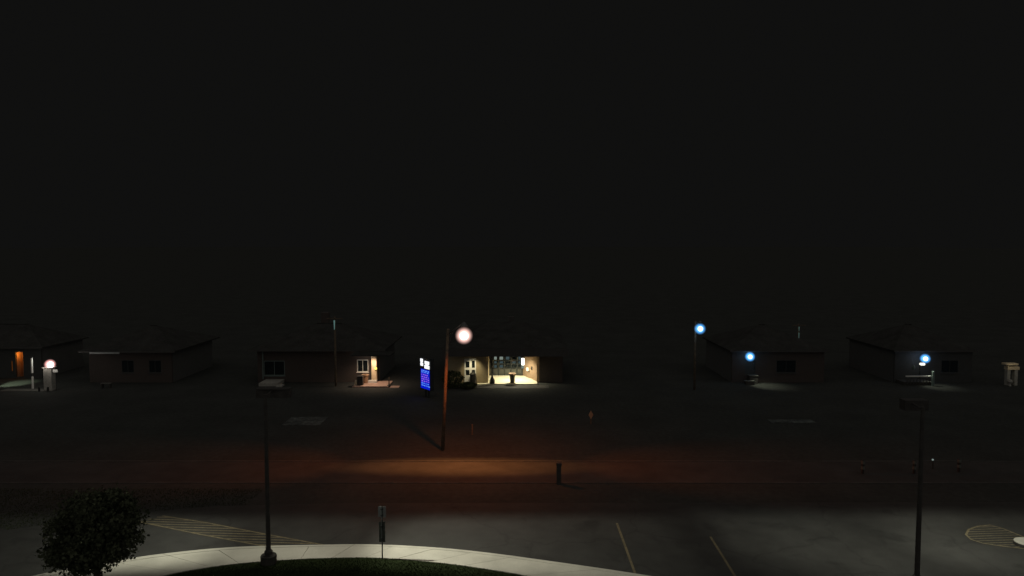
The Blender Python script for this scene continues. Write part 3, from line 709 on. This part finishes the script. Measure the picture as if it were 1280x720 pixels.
# --- brick house behind, left ------------------------------------------------------
t = thing('brick_house', (X_(126, 66), 66, 0), 'dark brick house with lamplit gutter line painted pale, left of centre', 'house')
x0, x1 = X_(112, 66), X_(215, 66)
ops = [(X_(152, 66), X_(168, 66), .9, 2.1), (X_(186, 66), X_(202, 66), .9, 2.1)]
box_walls(t, x0, x1, 66, 75, 2.9, M['red_brick'], ops)
r_ = hip_roof(t, x0, x1, 66, 75, 2.9, 1.9, M['shingle'], .6)
MB().box(X_(113, 65.2), X_(150, 65.2), 65.15, 65.25, 2.80, 2.94).build('lit_gutter_strip', M['signback'], r_)  # lamplight on the gutter put in as a paler strip
for o_ in ops: window(t, o_[0], o_[1], 66.05, o_[2], o_[3], M['siding'], M['glass'], 2, 1)
x = X_(133, 63.5); tb = thing('garden_bench', (x, 63.5, 0), 'small pale garden bench before the dark brick wall', 'bench')
MB().box(x - .45, x + .45, 63.3, 63.6, .40, .45).build('seat', M['concrete_dim'], tb)
for sx_ in (-.35, .35): MB().box(x + sx_ - .05, x + sx_ + .05, 63.33, 63.57, -.02, .398).build('leg', M['base_conc'], tb)

# --- house at the left edge with the orange lit recess -------------------------------
HY = 68.3
globe_lamp(-9, 431, 63.4, .34, M['cool_core'], SHELL_COOL, 'yard_light', 'lamp pole at the left edge lighting the lawn', 'yard light', light=0)
ll = at(-9, 431, 63.4); lamp('lamp_light', 'SPOT', (ll.x, 63.4, ll.z - .5), 900, (.8, 1, .7), bpy.data.objects['yard_light.001'], .1, (X_(17, 65.4), 65.3, 0), R(50), .8)
t = thing('siding_house', (X_(15, HY), HY, 0), 'house at the left edge with orange lit doorway', 'house')
x0, x1 = X_(-110, HY), X_(52, HY); rx0, rx1 = X_(20, HY), X_(29, HY)
box_walls(t, x0, x1, HY, 75, 2.9, M['siding'], [(rx0 - .02, rx1 + .02, .1, 2.5), (X_(13.5, HY), X_(16.5, HY), .6, 1.7)])
hip_roof(t, x0, x1, HY, 75, 2.9, 1.9, M['shingle'], .4)
rc = MB(); rc.box(rx0 - .1, rx1 + .1, HY + 1.0, HY + 1.1, 0, 2.6); rc.box(rx0 - .12, rx0 - .02, HY + .2, HY + 1.0, 0, 2.6); rc.box(rx1 + .02, rx1 + .12, HY + .2, HY + 1.0, 0, 2.6)
rc.build('recess_wall', M['terracotta'], t)
d = door(t, rx0, rx1, HY + .92, .1, 2.3, M['terracotta'])
MB().ball(((rx0 + rx1) / 2, HY + .7, 2.52), .07, 10, 8).build('recess_lamp', M['lit_warm'], t, smooth=True)
lamp('lamp_light', 'POINT', ((rx0 + rx1) / 2, HY + .30, 2.2), 15, (1, .36, .05), t, .08)
window(t, X_(13.5, HY), X_(16.5, HY), HY + .05, .6, 1.7, M['siding'], glow('amber_lit_pane', (.6, .16, .02), .16), 1, 1)
wp = gp(22, 489.5); struct(MB().box(X_(2, 62.4), X_(67, 62.4), 62.0, 63.0, -.02, .03).build('front_path', M['concrete_dim']))
# white porch post with a dark band
x, y = X_(40.5, 63.1), 63.1
t = thing('white_post', (x, y, 0), 'slim white post with a dark band left of the stone pillar', 'post')
MB().lathe(x, y, [(.085, -.05), (.085, 1.12)], 12).build('lower_shaft', M['white'], t); MB().lathe(x, y, [(.09, 1.121), (.09, 1.42)], 12).build('dark_band', M['dark_plastic'], t)
MB().lathe(x, y, [(.085, 1.421), (.08, 2.75)], 12).build('upper_shaft', M['white'], t); MB().lathe(x, y, [(.12, 2.751), (.12, 2.82), (.03, 2.9)], 12).build('cap', M['dark_plastic'], t)
# stone pillar with lamp
x, y = X_(62, 62.6), 62.6
t = thing('stone_pillar', (x, y, 0), 'pale stone pillar carrying a bright pinkish white lamp', 'pillar')
MB().box(x - .36, x + .36, y - .3, y + .3, -.05, 1.95).build('shaft', M['stone'], t, bevel=.03)
MB().box(x - .42, x + .42, y - .36, y + .36, 1.951, 2.03).build('cap', M['stone'], t, bevel=.02)
h = at(62.5, 455.5, 62.6)
lg = MB().ball(h, .50, 22, 14, 1.0).build('glow_globe', bloom_globe(*SHELL_PINK, 4.5, h, .50), t, smooth=True); MB().ball((h.x + .05, h.y, h.z - .05), .24, 18, 12, 1.2).build('lamp_bulb', M['cool_core'], lg, smooth=True)
MB().lathe(h.x, h.y, [(.10, 2.031), (.08, h.z - .36)], 12).build('lamp_stem', M['dark_frame'], t)
lamp('lamp_light', 'POINT', (h.x - .1, h.y - .75, h.z + .1), 16, (1, .92, .85), t, .12)
lamp('lamp_light', 'POINT', (h.x - 1.2, h.y + .6, h.z + .3), 20, (.95, 1, .9), t, .12)
x2 = X_(70.5, 62.4); pl = MB().box(x2 - .2, x2 + .2, 62.28, 62.31, 1.62, 1.86); tb = thing('number_plate', (x2, 62.3, 0), 'small bright plate on a thin stake right of the stone pillar', 'plate')
pl.build('plate', M['white'], tb); MB().tube([(x2, 62.33, -.1), (x2, 62.33, 1.8)], .02, 6).build('stake', M['dark_frame'], tb)
lamp('plate_light', 'POINT', (x2 - .0, 61.9, 1.9), 1.2, (1, 1, .95), tb, .03)
for px in (49, 60):
    x = X_(px, 62.0); tag(MB().lathe(x, 61.95, [(.08, -.03), (.08, .34), (.05, .40)], 10).build('short_bollard', M['dark_plastic']), 'short dark bollard %s the stone pillar' % ('left of' if px == 49 else 'right before'), 'bollard', 'short bollards by the pillar')

# --- right-hand houses -----------------------------------------------------------------
HY = 66.0
t = thing('siding_house', (X_(960, HY), HY, 0), 'dark house with pale steps under a cyan white lamp', 'house')
x0, x1 = X_(915, HY), X_(1030, HY)
dA, dB = X_(931, HY), X_(944, HY)
box_walls(t, x0, x1, HY, 75, 2.9, M['red_brick'], [(dA, dB, .75, 2.75), (X_(970, HY), X_(995, HY), .9, 2.1)])
hip_roof(t, x0, x1, HY, 75, 2.9, 2.0, M['shingle'], .3)
door(t, dA, dB, HY + .1, .75, 2.75, M['siding']); window(t, X_(970, HY), X_(995, HY), HY + .05, .9, 2.1, M['siding'], M['glass'], 2, 1)
for px0, px1, yy0, yy1, zz in ((937, 948.5, 65.3, HY - .004, .76), (932, 944.5, 64.8, 65.28, .36)):
    st_ = MB().box(X_(px0, yy0) + .05, X_(px1, yy0) - .05, yy0 + .06, yy1, -.02, zz - .06).build('step', M['fascia'], t); MB().box(X_(px0, yy0), X_(px1, yy0), yy0, yy1, zz - .058, zz).build('tread', M['concrete_dim'], st_)  # shade of the risers put in as a dark base under the treads
h = at(937.5, 445.8, 65.3)
lg = MB().ball(h, .50, 20, 14).build('glow_globe', bloom_globe(*SHELL_BLUE, 4.2, h, .50), t, smooth=True); MB().ball((h.x + .02, h.y, h.z - .02), .20, 18, 12).build('lamp_bulb', M['blue_core'], lg, smooth=True)
MB().tube([(h.x, h.y, h.z), (h.x, HY - .01, h.z + .1)], .04, 8).build('lamp_arm', M['galv'], t)
lamp('lamp_light', 'SPOT', (h.x + .5, h.y - .5, h.z - .4), 150, (.95, 1, .75), t, .1, (h.x + 1.3, h.y - .9, 0), R(88), .8)

t = thing('siding_house', (X_(1155, HY), HY, 0), 'dark house with porch rail under a white blue lamp', 'house')
x0, x1 = X_(1118, HY), X_(1215, HY)
box_walls(t, x0, x1, HY, 75, 2.9, M['siding'], [(X_(1140, HY), X_(1150, HY), .3, 2.4), (X_(1176, HY), X_(1198, HY), .9, 2.1)])
hip_roof(t, x0, x1, HY, 75, 2.9, 2.0, M['shingle'], .25)
door(t, X_(1140, HY), X_(1150, HY), HY + .1, .3, 2.4, M['siding']); window(t, X_(1176, HY), X_(1198, HY), HY + .05, .9, 2.1, M['siding'], M['glass'], 2, 1)
rl = MB().box(X_(1132, 64.6), X_(1166, 64.6), 64.5, 64.62, .80, .90).build('porch_rail', M['white'], t)
for px in range(1134, 1166, 4): MB().box(X_(px, 64.6) - .02, X_(px, 64.6) + .02, 64.53, 64.58, .1, .798).build('baluster', M['fascia'], rl)
MB().box(X_(1165.6, 64.5) - .09, X_(1165.6, 64.5) + .09, 64.3, 64.48, .0, 1.35).build('newel_post', M['teal_paint'], t)
MB().box(X_(1131, 64.6), X_(1167, 64.6), 64.63, HY - .004, -.02, .3).build('porch_floor', M['base_conc'], t)
h = at(1156.5, 448.3, 65.2)
lg = MB().ball(h, .50, 20, 14).build('glow_globe', bloom_globe(*SHELL_BLUE, 4.2, h, .50), t, smooth=True); MB().ball((h.x + .04, h.y, h.z - .02), .18, 18, 12).build('lamp_bulb', M['cool_core'], lg, smooth=True)
MB().tube([(h.x, h.y, h.z), (h.x, HY - .01, h.z + .1)], .04, 8).build('lamp_arm', M['galv'], t)
MB().box(h.x - .42, h.x - .06, h.y - .1, h.y + .1, h.z - .58, h.z - .42).build('lamp_bowl', M['lit_white'], lg)
q = at(1142, 459.5, 65.0); MB().lathe(q.x, 65.0, [(.02, q.z - .25), (.11, q.z - .1), (.13, q.z + .05), (.06, q.z + .22)], 12).build('hanging_pot', M['teal_paint'], t)
MB().tube([(q.x, 65.0, q.z + .2), (q.x, 65.6, 2.86)], .008, 5).build('hanger', M['galv'], t)
lamp('lamp_light', 'SPOT', (h.x + .1, h.y - .7, h.z - .4), 85, (.95, 1, .8), t, .1, (h.x + .5, h.y - 1.2, 0), R(92), .8)

t = thing('arched_porch', (X_(1264, 64.8), 64.8, 0), 'small pale arched porch at the right edge', 'porch'); q0, q1 = X_(1257, 64.8), X_(1272, 64.8)
MB().box(X_(1254, 64.8), X_(1270, 64.8), 64.5, 65.1, 1.86, 2.02).build('top_beam', M['cream'], t, bevel=.02)
MB().box(q0, q1, 64.55, 65.05, 1.42, 1.72).build('lintel', M['cream'], t, bevel=.02)
for x in (q0 + .17, q1 - .25):
    MB().box(x - .14, x + .14, 64.6, 65.0, -.05, 1.418).build('column', M['stone'], t, bevel=.02); MB().box(x - .05, x + .05, 64.7, 64.9, 1.721, 1.858).build('short_post', M['stone'], t)
MB().ball((q0 + .12, 64.35, .42), .20, 14, 10).build('finial', M['stone'], t, smooth=True); MB().lathe(q0 + .12, 64.35, [(.12, -.05), (.08, .24)], 10).build('finial_stand', M['stone'], t)
lamp('lamp_light', 'SPOT', (q0 + .1, 63.6, 2.3), 5.5, (1, .95, .7), t, .05, ((q0 + q1) / 2, 64.8, 1.3), R(80), .7)

# --- slim lit tubes on utility poles ----------------------------------------------------
def tube_pole(px, y0, y1, Y, lab, two=False):
    a, b = at(px, y1, Y), at(px, y0, Y); X = a.x
    t = thing('utility_pole', (X, Y + .2, 0), lab, 'utility pole', 'thin utility poles with a lit strip')
    MB().tube([(X, Y + .2, -.2), (X, Y + .2, b.z + .3)], [.11, .08], 10).build('pole', M['wood'], t, smooth=True)
    zs = [(a.z, b.z)] if not two else [(a.z, a.z + (b.z - a.z) * .55), (a.z + (b.z - a.z) * .68, b.z)]
    for z0, z1 in zs: MB().lathe(X, Y, [(.03, z0), (.05, z0 + (z1 - z0) * .6), (.065, z1)], 10).build('lit_strip', M['strip'], t)
    MB().box(X - .7, X + .7, Y + .05, Y + .09, b.z + .12, b.z + .2).build('crossarm', M['wood'], t)
M['strip'] = glow('pale_teal_strip', (.10, .19, .18), .75)
tube_pole(418, 400.5, 412, 64, 'thin pole with short teal lit strip above the brick house')
M['strip'] = glow('dim_teal_strip', (.05, .085, .075), .7)
tube_pole(998.5, 408.5, 425, 78, 'thin pole with dim teal lit strips at the right', True)

# --- small things along the street and the far lawn ---------------------------------------
p = gp(698, 602.5); t = thing('utility_pedestal', (p.x, p.y - .3, 0), 'dark utility pedestal standing before the orange lit road', 'pedestal')
MB().box(p.x - .12, p.x + .12, p.y - .42, p.y - .18, -.05, .98).build('body', M['bronze'], t, bevel=.015)
MB().box(p.x - .14, p.x + .14, p.y - .44, p.y - .16, .982, 1.16).build('cap', M['bronze'], t, bevel=.03)
for px, py, h, lab, dia in ((590.5, 543.5, .72, 'short orange lit stake on the lawn right of the street lamp', False), (738.5, 530, .45, 'small orange diamond marker on the lawn right of the pedestal', True)):
    p = gp(px, py); t = thing('marker_stake', (p.x, p.y, 0), lab, 'marker')
    MB().box(p.x - .05, p.x + .05, p.y - .03, p.y + .03, -.1, h).build('stake', M['wood'], t)
    if dia:
        w = .17; z = h + .22; mb = MB(); mb.v = [(p.x, p.y - .035, z - .32), (p.x + w, p.y - .035, z), (p.x, p.y - .035, z + .32), (p.x - w, p.y - .035, z), (p.x, p.y - .05, z - .32), (p.x + w, p.y - .05, z), (p.x, p.y - .05, z + .32), (p.x - w, p.y - .05, z)]
        mb.f = [(0, 1, 2, 3), (7, 6, 5, 4)] + [(k, (k+1) % 4, 4 + (k+1) % 4, 4 + k) for k in range(4)]; mb.build('diamond_plate', M['terracotta'], t)
labs = ('leftmost faint white marker post beyond the lot', 'middle faint white marker post beyond the lot', 'rightmost faint white marker post beyond the lot')
for (px, py), lab in zip(((1078.3, 592), (1142.7, 592), (1198.5, 590)), labs):
    p = gp(px, py); t = thing('marker_post', (p.x, p.y, 0), lab, 'marker', 'faint marker posts beyond the lot')
    MB().lathe(p.x, p.y, [(.075, -.05), (.075, .26)], 12).build('lower_shaft', M['dark_plastic'], t)
    for z0 in (.262, .56): MB().lathe(p.x, p.y, [(.10, z0), (.10, z0 + .16)], 12).build('reflective_band', M['dull_band'], t)
    MB().lathe(p.x, p.y, [(.08, .423), (.08, .558)], 12).build('middle_shaft', M['dark_plastic'], t); MB().lathe(p.x, p.y, [(.10, .722), (.08, .76), (.02, .78)], 12).build('cap', M['dark_plastic'], t)
p = gp(1166, 586); q = at(1166, 574.5, p.y); t = thing('path_light', (p.x, p.y, 0), 'tiny white path light between the faint marker posts', 'path light')
MB().tube([(p.x, p.y, -.05), (p.x, p.y, q.z - .06)], .03, 8).build('stake', M['dark_frame'], t); MB().ball(q, .055, 10, 8).build('glow_globe', glow('path_light_glass', (.8, 1, .95), .22), t, smooth=True)
MB().lathe(p.x, p.y, [(.09, q.z + .06), (.02, q.z + .12)], 10).build('cap', M['dark_frame'], t)
